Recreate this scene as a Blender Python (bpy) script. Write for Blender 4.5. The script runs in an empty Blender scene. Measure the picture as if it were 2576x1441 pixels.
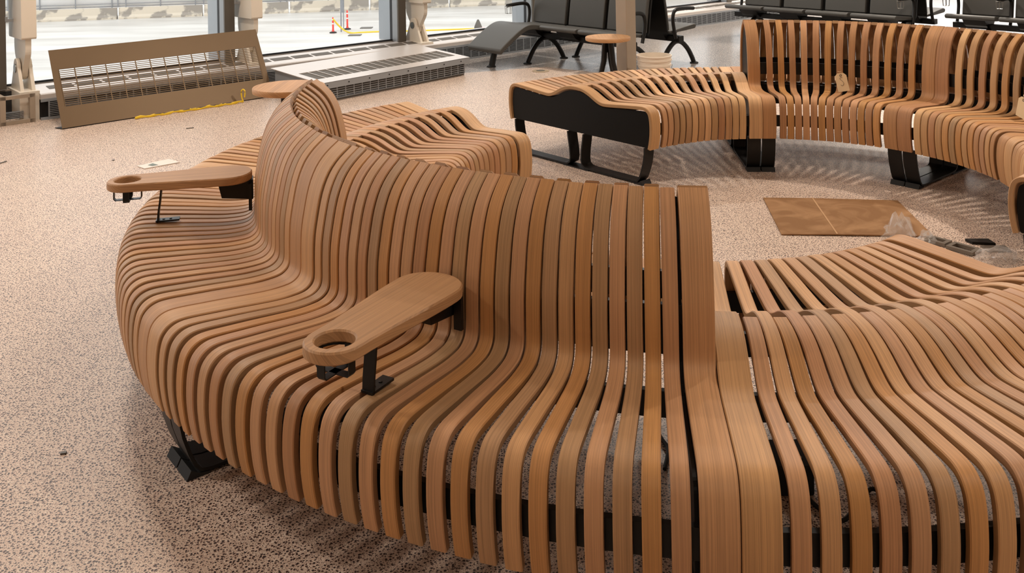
import bpy, bmesh, math, random
from mathutils import Vector, Matrix
R = random.Random(7)
PI = math.pi
S = bpy.context.scene
COL = S.collection

# ------------------------------------------------------------------ camera
F_PX, X0, YH, ROLL, CAM_H = 2375.4, 1285.6, -210.97, -0.0168, 1.5843
cd = bpy.data.cameras.new('camera'); cam = bpy.data.objects.new('camera', cd); COL.objects.link(cam)
cd.sensor_fit = 'HORIZONTAL'; cd.sensor_width = 36.0
cd.lens = F_PX / 2576 * 36.0
cd.shift_x = (1288 - X0) / 2576
cd.shift_y = -(720.5 - YH) / 2576
cd.clip_start = 0.05; cd.clip_end = 400
cam.matrix_world = Matrix.Translation((0, 0, CAM_H)) @ Matrix.Rotation(PI / 2, 4, 'X') @ Matrix.Rotation(ROLL, 4, 'Z')
S.camera = cam

# ------------------------------------------------------------------ world, light, exposure
w = bpy.data.worlds.new('overcast'); S.world = w; w.use_nodes = True
bg = w.node_tree.nodes['Background']
bg.inputs[0].default_value = (0.985, 0.995, 1.0, 1); bg.inputs[1].default_value = 1.95
S.view_settings.view_transform = 'Standard'; S.view_settings.look = 'None'
S.view_settings.exposure = 0.0; S.view_settings.gamma = 1.0; S.view_settings.use_curve_mapping = False
S.cycles.use_denoising = True
S.cycles.max_bounces = 8; S.cycles.transparent_max_bounces = 12
S.cycles.sample_clamp_indirect = 6.0
CEIL_Z = 4.4
WARM = (1.0, 0.89, 0.77)
def area(name, loc, sx, sy, power, col=WARM, rz=0.0):
    l = bpy.data.lights.new(name, 'AREA'); l.shape = 'RECTANGLE'; l.size = sx; l.size_y = sy
    l.energy = power; l.color = col
    o = bpy.data.objects.new(name, l); COL.objects.link(o)
    o.location = loc; o.rotation_euler = (0, 0, rz); return o
area('ceiling_lamp_or_fill', (4.6, 6.0, CEIL_Z - .05), .22, .22, 152)
area('ceiling_lamp_or_fill', (1.0, 6.6, CEIL_Z - .05), .22, .22, 26)
area('ceiling_lamp_or_fill', (1.4, 10.4, CEIL_Z - .05), .3, .3, 125, (1.0, .93, .84))  # added fill to brighten the floor towards the heater
area('ceiling_lamp_or_fill', (-3.0, 6.2, CEIL_Z - .05), .6, .3, 106)  # added fill to brighten the left floor
area('ceiling_lamp_or_fill', (-4.6, 2.4, CEIL_Z - .05), .6, .3, 80)  # second added fill, for the left floor and seat
area('ceiling_lamp_or_fill', (3.6, 0.8, CEIL_Z - .05), .4, .3, 76)
area('ceiling_lamp_or_fill', (-0.4, -1.6, CEIL_Z - .05), 2.4, .6, 30)  # added broad soft fill from behind the camera
area('ceiling_lamp_or_fill', (6.0, 14.0, CEIL_Z - .05), 1.5, .8, 430)

# ------------------------------------------------------------------ materials
def lin(r, g, b):
    f = lambda c: (c / 255 / 12.92) if c / 255 <= .04045 else ((c / 255 + .055) / 1.055) ** 2.4
    return (f(r), f(g), f(b), 1)
def newmat(name):
    m = bpy.data.materials.new(name); m.use_nodes = True
    nt = m.node_tree; return m, nt, nt.nodes['Principled BSDF']
def N(nt, t, **kw):
    n = nt.nodes.new(t)
    for k, v in kw.items(): setattr(n, k, v)
    return n
def simple(name, col, rough=.5, metal=0.0, spec=.5, noise=0.0, nscale=8.0, bump=0.0):
    m, nt, b = newmat(name)
    b.inputs['Base Color'].default_value = col; b.inputs['Roughness'].default_value = rough
    b.inputs['Metallic'].default_value = metal; b.inputs['Specular IOR Level'].default_value = spec
    if noise or bump:
        tc = N(nt, 'ShaderNodeTexCoord'); nz = N(nt, 'ShaderNodeTexNoise'); nz.inputs['Scale'].default_value = nscale
        nz.inputs['Detail'].default_value = 5
        nt.links.new(tc.outputs['Object'], nz.inputs['Vector'])
        if noise:
            mp = N(nt, 'ShaderNodeMapRange'); mp.inputs['To Min'].default_value = 1 - noise; mp.inputs['To Max'].default_value = 1 + noise
            nt.links.new(nz.outputs['Fac'], mp.inputs['Value'])
            mx = N(nt, 'ShaderNodeMix', data_type='RGBA', blend_type='MULTIPLY'); mx.inputs['Factor'].default_value = 1
            mx.inputs['A'].default_value = col
            nt.links.new(mp.outputs['Result'], mx.inputs['B']); nt.links.new(mx.outputs['Result'], b.inputs['Base Color'])
        if bump:
            bp = N(nt, 'ShaderNodeBump'); bp.inputs['Strength'].default_value = bump
            nt.links.new(nz.outputs['Fac'], bp.inputs['Height']); nt.links.new(bp.outputs['Normal'], b.inputs['Normal'])
    return m

def wood_mat(name, edge=False):
    m, nt, b = newmat(name); L = nt.links.new
    oi = N(nt, 'ShaderNodeObjectInfo'); uv = N(nt, 'ShaderNodeUVMap')
    rv = N(nt, 'ShaderNodeVectorMath', operation='SCALE'); rv.inputs[0].default_value = (13.7, 57.3, 0); L(oi.outputs['Random'], rv.inputs['Scale'])
    ad = N(nt, 'ShaderNodeVectorMath', operation='ADD'); L(uv.outputs['UV'], ad.inputs[0]); L(rv.outputs['Vector'], ad.inputs[1])
    def stretched(sx, sy, detail, dist=0.0):
        mp = N(nt, 'ShaderNodeMapping'); mp.inputs['Scale'].default_value = (sx, sy, 1); L(ad.outputs['Vector'], mp.inputs['Vector'])
        n = N(nt, 'ShaderNodeTexNoise'); n.inputs['Scale'].default_value = 1; n.inputs['Detail'].default_value = detail
        n.inputs['Distortion'].default_value = dist
        L(mp.outputs['Vector'], n.inputs['Vector']); return n
    fine = stretched(1100, 6, 2); mid = stretched(300, .9, 3, .35); broad = stretched(24, 1.2, 2)
    # growth rings: soft bands along the length
    def mr(src, lo, hi, a, c):
        q = N(nt, 'ShaderNodeMapRange'); q.inputs['From Min'].default_value = lo; q.inputs['From Max'].default_value = hi
        q.inputs['To Min'].default_value = a; q.inputs['To Max'].default_value = c; L(src, q.inputs['Value']); return q.outputs['Result']
    def mul(x, y):
        q = N(nt, 'ShaderNodeMath', operation='MULTIPLY'); L(x, q.inputs[0]); L(y, q.inputs[1]); return q.outputs[0]
    if edge:
        lay = N(nt, 'ShaderNodeTexWave', wave_type='BANDS', bands_direction='X'); lay.inputs['Scale'].default_value = 60
        lay.inputs['Distortion'].default_value = .4
        L(uv.outputs['UV'], lay.inputs['Vector'])
        v = mul(mr(lay.outputs['Fac'], 0, 1, .52, .80), mr(fine.outputs['Fac'], .3, .7, .88, 1.08))  # veneer lines, darkened overall to paint gap shade into slat sides
    else:
        v = mul(mul(mr(mid.outputs['Fac'], .36, .60, .83, 1.07), mr(fine.outputs['Fac'], .32, .68, .86, 1.09)), mr(broad.outputs['Fac'], .3, .7, .93, 1.07))
    mx = N(nt, 'ShaderNodeMix', data_type='RGBA', blend_type='MULTIPLY'); mx.inputs['Factor'].default_value = 1
    L(oi.outputs['Color'], mx.inputs['A']); L(v, mx.inputs['B'])
    # darker grain also a little redder
    sat = N(nt, 'ShaderNodeHueSaturation'); sat.inputs['Saturation'].default_value = 1.0
    L(mx.outputs['Result'], sat.inputs['Color']); L(sat.outputs['Color'], b.inputs['Base Color'])
    b.inputs['Roughness'].default_value = .52; b.inputs['Specular IOR Level'].default_value = .35
    bp = N(nt, 'ShaderNodeBump'); bp.inputs['Strength'].default_value = .06; bp.inputs['Distance'].default_value = .002
    L(fine.outputs['Fac'], bp.inputs['Height']); L(bp.outputs['Normal'], b.inputs['Normal'])
    return m
M_WOOD = wood_mat('oak_slat'); M_EDGE = wood_mat('oak_ply_edge_shaded', True)
TONES = {'t': lin(202, 155, 109), 'p': lin(198, 150, 109), 'o': lin(195, 142, 88), 'g': lin(182, 142, 102), 'l': lin(214, 169, 121), 'b': lin(186, 137, 95), 'd': lin(142, 120, 100)}

def terrazzo():
    m, nt, b = newmat('terrazzo'); L = nt.links.new
    tc = N(nt, 'ShaderNodeTexCoord')
    nz = N(nt, 'ShaderNodeTexNoise'); nz.inputs['Scale'].default_value = 60; nz.inputs['Detail'].default_value = 3
    L(tc.outputs['Object'], nz.inputs['Vector'])
    wv = N(nt, 'ShaderNodeVectorMath', operation='SCALE'); wv.inputs['Scale'].default_value = .008
    sb = N(nt, 'ShaderNodeVectorMath', operation='SUBTRACT'); L(nz.outputs['Color'], sb.inputs[0]); sb.inputs[1].default_value = (.5, .5, .5)
    L(sb.outputs['Vector'], wv.inputs[0])
    ad = N(nt, 'ShaderNodeVectorMath', operation='ADD'); L(tc.outputs['Object'], ad.inputs[0]); L(wv.outputs['Vector'], ad.inputs[1])
    def chips(scale, thr, soft, rnd=1.0):
        v = N(nt, 'ShaderNodeTexVoronoi', feature='F1', voronoi_dimensions='2D'); v.inputs['Scale'].default_value = scale
        v.inputs['Randomness'].default_value = rnd
        L(ad.outputs['Vector'], v.inputs['Vector'])
        sp = N(nt, 'ShaderNodeSeparateColor'); L(v.outputs['Color'], sp.inputs['Color'])
        th = N(nt, 'ShaderNodeMapRange'); th.inputs['From Min'].default_value = 0; th.inputs['From Max'].default_value = 1
        th.inputs['To Min'].default_value = thr * .25; th.inputs['To Max'].default_value = thr
        L(sp.outputs['Red'], th.inputs['Value'])
        lt = N(nt, 'ShaderNodeMath', operation='SUBTRACT'); L(th.outputs['Result'], lt.inputs[0]); L(v.outputs['Distance'], lt.inputs[1])
        st = N(nt, 'ShaderNodeMapRange'); st.inputs['From Min'].default_value = -soft; st.inputs['From Max'].default_value = soft
        L(lt.outputs[0], st.inputs['Value'])
        return st.outputs['Result'], sp
    c1, s1 = chips(114, .42, .05)
    c2, s2 = chips(215, .31, .07)
    c3, s3 = chips(90, .33, .05)
    big = N(nt, 'ShaderNodeTexNoise'); big.inputs['Scale'].default_value = 1.3; big.inputs['Detail'].default_value = 3
    L(tc.outputs['Object'], big.inputs['Vector'])
    # pink ground or, beyond the inlaid boundary, grey ground
    sx = N(nt, 'ShaderNodeSeparateXYZ'); L(tc.outputs['Object'], sx.inputs[0])
    def half(px, py, nx, ny):
        a = N(nt, 'ShaderNodeVectorMath', operation='DOT_PRODUCT'); a.inputs[1].default_value = (nx, ny, 0); L(tc.outputs['Object'], a.inputs[0])
        s = N(nt, 'ShaderNodeMath', operation='GREATER_THAN'); L(a.outputs['Value'], s.inputs[0]); s.inputs[1].default_value = px * nx + py * ny
        return s.outputs[0]
    h1 = half(.333, 9.894, -.341, .94); h2 = half(.333, 9.894, .637, .771)
    mxm = N(nt, 'ShaderNodeMath', operation='MAXIMUM'); L(h1, mxm.inputs[0]); L(h2, mxm.inputs[1])
    def mix(fac, A, B):
        q = N(nt, 'ShaderNodeMix', data_type='RGBA')
        if isinstance(A, tuple): q.inputs['A'].default_value = A
        else: L(A, q.inputs['A'])
        if isinstance(B, tuple): q.inputs['B'].default_value = B
        else: L(B, q.inputs['B'])
        if isinstance(fac, float): q.inputs['Factor'].default_value = fac
        else: L(fac, q.inputs['Factor'])
        return q.outputs['Result']
    base = mix(big.outputs['Fac'], lin(226, 204, 184), lin(219, 191, 173))
    base = mix(mxm.outputs[0], base, lin(150, 149, 147))
    base = mix(c3, base, lin(238, 220, 202))
    ck = mix(s2.outputs['Green'], lin(138, 106, 90), lin(96, 80, 78))
    base = mix(c2, base, ck)
    ck1 = mix(s1.outputs['Green'], lin(44, 35, 38), lin(100, 76, 68))
    base = mix(c1, base, ck1)
    L(base, b.inputs['Base Color'])
    rr = N(nt, 'ShaderNodeMapRange'); rr.inputs['To Min'].default_value = .42; rr.inputs['To Max'].default_value = .24; L(mxm.outputs[0], rr.inputs['Value'])
    L(rr.outputs['Result'], b.inputs['Roughness']); b.inputs['Specular IOR Level'].default_value = .4
    return m
M_FLOOR = terrazzo()
M_BLACK = simple('black_steel', (.008, .007, .006, 1), .42, 0, .3)
M_BLACKG = simple('black_gloss_panel', (.006, .005, .004, 1), .45, 0, .14)
M_RUB = simple('black_rubber', (.018, .017, .016, 1), .7, 0, .3)
M_VINYL = simple('grey_vinyl', (.068, .064, .057, 1), .48, 0, .4)
M_BRONZE = simple('bronze_sheet', lin(112, 92, 70), .38, .65, .5, .06, 3)
M_SILVER = simple('silver_sheet', lin(208, 200, 194), .38, .35, .5, .05, 4)
M_GREYM = simple('grey_aluminium', lin(150, 154, 158), .45, .35, .5)
M_DARKM = simple('dark_mullion', lin(92, 86, 78), .5, .2, .5)
M_GASK = simple('gasket', (.01, .01, .012, 1), .6)
M_SLOT = simple('dark_grille', lin(84, 76, 66), .6, 0, .4, .10, 60)
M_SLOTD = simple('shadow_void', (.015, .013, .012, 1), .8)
M_MAST = simple('cream_paint', lin(224, 213, 197), .45, 0, .4, .02, 3)
M_POST = simple('tan_paint', lin(158, 142, 124), .5, 0, .4, .03, 5)
M_STEEL = simple('brushed_steel', lin(150, 148, 142), .3, .9)
def card_mat():
    m, nt, b = newmat('cardboard'); L = nt.links.new
    tc = N(nt, 'ShaderNodeTexCoord'); nz = N(nt, 'ShaderNodeTexNoise'); nz.inputs['Scale'].default_value = 5; nz.inputs['Detail'].default_value = 6; nz.inputs['Distortion'].default_value = 1.2
    L(tc.outputs['Object'], nz.inputs['Vector'])
    cr = N(nt, 'ShaderNodeValToRGB'); cr.color_ramp.elements[0].position = .42; cr.color_ramp.elements[1].position = .75
    cr.color_ramp.elements[0].color = lin(136, 99, 65); cr.color_ramp.elements[1].color = lin(172, 133, 95)
    L(nz.outputs['Fac'], cr.inputs['Fac']); L(cr.outputs['Color'], b.inputs['Base Color']); b.inputs['Roughness'].default_value = .8; b.inputs['Specular IOR Level'].default_value = .2
    return m
M_CARD = card_mat()
M_CARDL = simple('cardboard_crease', lin(184, 146, 108), .8, 0, .2)
M_PAPER = simple('paper', lin(226, 214, 204), .6)
M_PAPERG = simple('paper_print', lin(110, 122, 116), .6)
M_TAG = simple('manila', lin(240, 214, 172), .7)
M_INK = simple('ink', lin(96, 92, 90), .7)
M_YEL = simple('yellow_plastic', lin(228, 190, 40), .5)
M_BUCKET = simple('white_plastic', lin(222, 208, 190), .45, 0, .4)
M_CONC = simple('apron_concrete', lin(196, 192, 184), .5, 0, .3, .10, .25)
M_RED = simple('red_plastic', lin(226, 62, 48), .5)
M_WHITE = simple('white_band', lin(235, 232, 228), .5)
M_GALV = simple('galvanised', lin(140, 142, 146), .5, .4)
M_FABRIC = simple('white_fabric', lin(236, 234, 232), .9, 0, .1, .05, .7)
M_ZINC = simple('zinc_bracket', lin(128, 120, 110), .45, .5, .5, .08, 30)
M_BRASS = simple('brass_cover', lin(176, 156, 130), .5, .3)
M_CEIL = simple('ceiling_paint', lin(225, 218, 208), .8)
M_WALL = simple('wall_paint', lin(214, 200, 184), .8)
def barrier_mat():
    m, nt, b = newmat('weathered_concrete'); L = nt.links.new
    tc = N(nt, 'ShaderNodeTexCoord'); nz = N(nt, 'ShaderNodeTexNoise'); nz.inputs['Scale'].default_value = .9; nz.inputs['Detail'].default_value = 6
    L(tc.outputs['Object'], nz.inputs['Vector'])
    cr = N(nt, 'ShaderNodeValToRGB'); cr.color_ramp.elements[0].position = .47; cr.color_ramp.elements[1].position = .53
    cr.color_ramp.elements[0].color = lin(150, 142, 132); cr.color_ramp.elements[1].color = lin(206, 194, 176)
    L(nz.outputs['Fac'], cr.inputs['Fac']); L(cr.outputs['Color'], b.inputs['Base Color']); b.inputs['Roughness'].default_value = .85
    return m
M_BARR = barrier_mat()
def apron_mat():
    m, nt, b = newmat('wet_concrete'); L = nt.links.new
    tc = N(nt, 'ShaderNodeTexCoord'); mp = N(nt, 'ShaderNodeMapping'); mp.inputs['Scale'].default_value = (.10, .45, 1); mp.inputs['Rotation'].default_value = (0, 0, .2)
    L(tc.outputs['Object'], mp.inputs['Vector'])
    nz = N(nt, 'ShaderNodeTexNoise'); nz.inputs['Scale'].default_value = 1; nz.inputs['Detail'].default_value = 6
    L(mp.outputs['Vector'], nz.inputs['Vector'])
    cr = N(nt, 'ShaderNodeValToRGB'); cr.color_ramp.elements[0].position = .35; cr.color_ramp.elements[1].position = .62
    cr.color_ramp.elements[0].color = lin(176, 170, 162); cr.color_ramp.elements[1].color = lin(206, 202, 196)
    L(nz.outputs['Fac'], cr.inputs['Fac']); L(cr.outputs['Color'], b.inputs['Base Color'])
    b.inputs['Roughness'].default_value = .45
    return m
M_APRON = apron_mat()
def glass_mat(name, tint, refl=1.0):
    m, nt, b = newmat(name); L = nt.links.new; nt.nodes.remove(b)
    tr = N(nt, 'ShaderNodeBsdfTransparent'); tr.inputs['Color'].default_value = tint
    gl = N(nt, 'ShaderNodeBsdfGlossy'); gl.inputs['Roughness'].default_value = .02
    fr = N(nt, 'ShaderNodeFresnel'); fr.inputs['IOR'].default_value = 1.45
    ml = N(nt, 'ShaderNodeMath', operation='MULTIPLY'); ml.inputs[1].default_value = refl; L(fr.outputs[0], ml.inputs[0])
    mx = N(nt, 'ShaderNodeMixShader'); L(ml.outputs[0], mx.inputs[0]); L(tr.outputs[0], mx.inputs[1]); L(gl.outputs[0], mx.inputs[2])
    L(mx.outputs[0], nt.nodes['Material Output'].inputs[0]); return m
M_GLASS = glass_mat('window_glass', (.97, .98, .98, 1), .5)
def poly_mat():
    m, nt, b = newmat('clear_poly_film'); L = nt.links.new; nt.nodes.remove(b)
    tr = N(nt, 'ShaderNodeBsdfTransparent'); df = N(nt, 'ShaderNodeBsdfTranslucent'); df.inputs['Color'].default_value = (.9, .88, .85, 1)
    gl = N(nt, 'ShaderNodeBsdfGlossy'); gl.inputs['Roughness'].default_value = .12
    a = N(nt, 'ShaderNodeMixShader'); a.inputs[0].default_value = .16; L(tr.outputs[0], a.inputs[1]); L(df.outputs[0], a.inputs[2])
    c = N(nt, 'ShaderNodeMixShader'); c.inputs[0].default_value = .10; L(a.outputs[0], c.inputs[1]); L(gl.outputs[0], c.inputs[2])
    L(c.outputs[0], nt.nodes['Material Output'].inputs[0]); return m
M_POLY = poly_mat()

# ------------------------------------------------------------------ mesh helpers (vertices are given in world space)
class MB:
    def __init__(s): s.v = []; s.f = []; s.uv = []; s.mi = []
    def add(s, verts, faces, uvs=None, mi=0):
        b = len(s.v); s.v.extend([tuple(p) for p in verts])
        for k, f in enumerate(faces):
            s.f.append([b + i for i in f]); s.mi.append(mi[k] if isinstance(mi, list) else mi)
            s.uv.append(uvs[k] if uvs else None)
        return s
    def box(s, c, ax, ay, az, mi=0):        # centre and half-extent vectors
        c, ax, ay, az = Vector(c), Vector(ax), Vector(ay), Vector(az)
        vs = [c + i * ax + j * ay + k * az for i in (-1, 1) for j in (-1, 1) for k in (-1, 1)]
        fs = [(0, 1, 3, 2), (4, 6, 7, 5), (0, 4, 5, 1), (2, 3, 7, 6), (0, 2, 6, 4), (1, 5, 7, 3)]
        if ax.cross(ay).dot(az) < 0: fs = [tuple(reversed(f)) for f in fs]
        return s.add(vs, fs, mi=mi)
    def prism(s, poly, d, mi=0):            # planar polygon (3D points) pushed along d
        n = len(poly); poly = [Vector(p) for p in poly]; d = Vector(d)
        nn = Vector((0, 0, 0))
        for i in range(n): nn += (poly[i]).cross(poly[(i + 1) % n])
        if nn.dot(d) > 0: poly = poly[::-1]
        vs = poly + [p + d for p in poly]
        fs = [tuple(range(n)), tuple(range(2 * n - 1, n - 1, -1))]
        fs += [(i, i + n, (i + 1) % n + n, (i + 1) % n) for i in range(n)]
        return s.add(vs, fs, mi=mi)
    def strip(s, path, wdir, nrm, width, thick, mi=0):   # flat bar: path of top surface, per-point normals
        rings = []
        for p, n in zip(path, nrm):
            p, n = Vector(p), Vector(n); h = Vector(wdir) * width / 2
            rings.append([p - h, p + h, p + h - n * thick, p - h - n * thick])
        vs = [q for r in rings for q in r]; fs = []
        for i in range(len(rings) - 1):
            for j in range(4): fs.append((4 * i + j, 4 * i + (j + 1) % 4, 4 * i + 4 + (j + 1) % 4, 4 * i + 4 + j))
        fs.append((3, 2, 1, 0)); e = 4 * (len(rings) - 1); fs.append((e, e + 1, e + 2, e + 3))
        return s.add(vs, fs, mi=mi)
    def tube(s, path, r, n=8, flat=1.0, up=(0, 0, 1), closed=False, mi=0):
        path = [Vector(p) for p in path]; k = len(path); vs = []
        for i, p in enumerate(path):
            if closed: t = path[(i + 1) % k] - path[i - 1]
            else: t = path[min(i + 1, k - 1)] - path[max(i - 1, 0)]
            t.normalize(); a = Vector(up) - t * t.dot(Vector(up))
            if a.length < 1e-3: a = Vector((1, 0, 0)) - t * t.x
            a.normalize(); b = t.cross(a); rr = r[i] if isinstance(r, (list, tuple)) else r
            for j in range(n):
                q = 2 * PI * j / n; vs.append(p + a * rr * math.cos(q) + b * rr * flat * math.sin(q))
        fs = []
        for i in range(k if closed else k - 1):
            i2 = (i + 1) % k
            for j in range(n): fs.append((n * i + j, n * i + (j + 1) % n, n * i2 + (j + 1) % n, n * i2 + j))
        if not closed:
            fs.append(tuple(range(n - 1, -1, -1))); fs.append(tuple(n * (k - 1) + j for j in range(n)))
        return s.add(vs, fs, mi=mi)
    def lathe(s, c, prof, n=32, mi=0):      # prof: (r, z) from bottom outside; closed by the profile itself
        c = Vector(c); vs = []; fs = []; k = len(prof)
        for r, z in prof:
            for j in range(n): vs.append(c + Vector((r * math.cos(2 * PI * j / n), r * math.sin(2 * PI * j / n), z)))
        for i in range(k - 1):
            for j in range(n): fs.append((n * i + j, n * i + (j + 1) % n, n * i + n + (j + 1) % n, n * i + n + j))
        if prof[0][0] > 1e-4: fs.append(tuple(range(n - 1, -1, -1)))
        if prof[-1][0] > 1e-4: fs.append(tuple(n * (k - 1) + j for j in range(n)))
        return s.add(vs, fs, mi=mi)
    def obj(s, name, mats, parent=None, smooth=35, bevel=0, color=None, origin=None):
        off = Vector(origin) if origin is not None else (root_loc(parent) if parent else Vector((0, 0, 0)))
        me = bpy.data.meshes.new(name)
        me.from_pydata([tuple(Vector(p) - off) for p in s.v], [], s.f)
        mats = mats if isinstance(mats, (list, tuple)) else [mats]
        for m in mats: me.materials.append(m)
        me.polygons.foreach_set('material_index', s.mi)
        if any(u is not None for u in s.uv):
            ul = me.uv_layers.new(name='UVMap'); flat = []
            for f, u in zip(s.f, s.uv):
                for i in range(len(f)): flat.extend(u[i] if u else (0, 0))
            ul.data.foreach_set('uv', flat)
        if smooth:
            me.polygons.foreach_set('use_smooth', [True] * len(me.polygons)); me.set_sharp_from_angle(angle=math.radians(smooth))
        me.update()
        o = bpy.data.objects.new(name, me); COL.objects.link(o)
        if parent: o.parent = parent
        else: o.location = off
        if bevel:
            b = o.modifiers.new('bevel', 'BEVEL'); b.width = bevel; b.segments = 3; b.limit_method = 'ANGLE'
        if color: o.color = color
        return o
def root_loc(o):
    while o.parent: o = o.parent
    return Vector(o.location)
def thing(name, loc, label, cat, group=None):
    o = bpy.data.objects.new(name, None); COL.objects.link(o); o.location = loc; o.empty_display_size = .1
    o['label'] = label; o['category'] = cat
    if group: o['group'] = group
    return o
def tag(o, label, cat, group=None, kind=None):
    if label: o['label'] = label
    if cat: o['category'] = cat
    if group: o['group'] = group
    if kind: o['kind'] = kind
    return o
def structure(o): o['kind'] = 'structure'; return o
def stuff(o): o['kind'] = 'stuff'; return o
def ground(x, y, z=0.0):                     # surveyed picture point -> world point at height z
    c, s = math.cos(ROLL), math.sin(ROLL); a, b = x - X0, y - YH
    xr, yr = c * a + s * b, -s * a + c * b
    Y = F_PX * (CAM_H - z) / yr
    return Vector((xr * Y / F_PX, Y, z))
def smooth_path(pts, per=5):
    out = []; n = len(pts)
    for i in range(n - 1):
        p0, p1, p2, p3 = pts[max(i - 1, 0)], pts[i], pts[i + 1], pts[min(i + 2, n - 1)]
        for k in range(per):
            t = k / per
            out.append(tuple(.5 * ((2 * b) + (c - a) * t + (2 * a - 5 * b + 4 * c - d) * t * t + (3 * b - a - 3 * c + d) * t ** 3) for a, b, c, d in zip(p0, p1, p2, p3)))
    out.append(tuple(pts[-1])); return out

# window wall frame: s along the wall, n outwards
UW = Vector((.7535, .6575, 0)); NW = Vector((-.6575, .7535, 0)); OW = Vector((-3.832, 7.604, 0))
ZU = Vector((0, 0, 1))
def W(s, n, z): return OW + UW * s + NW * n + ZU * z

# ------------------------------------------------------------------ room shell
fl = MB(); f0 = [W(-9, .55, 0), W(26, .55, 0), Vector((26, -7, 0)), Vector((-9, -7, 0))]
fl.prism(f0, (0, 0, -.25)); structure(fl.obj('floor', M_FLOOR, smooth=0))
ce = MB(); ce.prism([p + ZU * CEIL_Z for p in f0], (0, 0, .2)); structure(ce.obj('ceiling', M_CEIL, smooth=0))
wb = MB(); wb.box((8.5, -7.1, 2.2), (17.5, 0, 0), (0, .1, 0), (0, 0, 2.2)); structure(wb.obj('wall_back', M_WALL, smooth=0))
wr = MB(); wr.box((26.1, 10, 2.2), (.1, 0, 0), (0, 17, 0), (0, 0, 2.2)); structure(wr.obj('wall_right', M_WALL, smooth=0))
wl = MB(); wl.box((-9.1, -2, 2.2), (.1, 0, 0), (0, 5, 0), (0, 0, 2.2)); structure(wl.obj('wall_left', M_WALL, smooth=0))

GN = .42                                     # glass line
MUL = [-.26 + 1.972 * k for k in range(-1, 8)]
sill = MB(); sill.box(W(8, GN + .07, .10), UW * 17, NW * .09, ZU * .145); structure(sill.obj('trim_1', M_SILVER, smooth=0))
hd = MB(); hd.box(W(8, GN + .05, CEIL_Z - .2), UW * 17, NW * .09, ZU * .2); structure(hd.obj('trim_2', M_GREYM, smooth=0))
for k, s0 in enumerate(MUL):
    win = MB(); a, b = s0 + .06, s0 + 1.972 - .0
    win.box(W((a + b) / 2, GN, 2.2), UW * (b - a) / 2, NW * .008, ZU * 1.96)
    wo = structure(win.obj('window_%d' % (k + 1), M_GLASS, smooth=0))
    g = MB(); g.box(W((a + b) / 2, GN - .012, .254), UW * (b - a) / 2, NW * .012, ZU * .007)
    g.obj('gasket', M_GASK, wo, smooth=0)
    m = MB()
    m.box(W(s0 + .03, GN + .13, 2.3), UW * .033, NW * .11, ZU * 2.06, 0)      # fin outside the glass
    m.box(W(s0 + .03, GN - .002, 2.3), UW * .034, NW * .022, ZU * 2.06, 1)    # gasket
    m.box(W(s0 + .03, GN - .075, 2.3), UW * .033, NW * .05, ZU * 2.06, 0)     # inside box
    m.box(W(s0 + .045, GN - .135, 2.3), UW * .05, NW * .012, ZU * 2.06, 2)    # inner cover
    m.obj('mullion', [M_GREYM, M_GASK, M_DARKM], wo, smooth=0)

# ------------------------------------------------------------------ slatted benches
RM = 1.6017; MOD = PI / 4; WW = .0870
C1 = Vector((.692, 4.0699, 0)); B0 = -1.6876
C2 = Vector((1.4297, 4.706, 0)); E0 = 2.2897
SEAT = [(.612, .218), (.622, .26), (.629, .32), (.628, .375), (.622, .413), (.612, .437), (.594, .454), (.568, .463), (.53, .4635), (.47, .459), (.40, .4535), (.33, .447), (.27, .4425)]
BACK = SEAT + [(.222, .4425), (.186, .4465), (.165, .457), (.154, .472), (.1505, .495), (.1500, .54), (.1470, .60), (.1370, .66), (.1190, .735), (.0930, .792), (.0580, .832), (.012, .8655)]
HUMP = [(.235, .4425), (.205, .450), (.17, .466), (.13, .4865), (.085, .5035), (.04, .512), (0, .5135)]
BACKLESS_OUT = SEAT + HUMP + [(-.032, .5125)]
CONT = SEAT + HUMP + [(-d, z) for d, z in reversed(SEAT + HUMP[:-1])]
THK = .021

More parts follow.
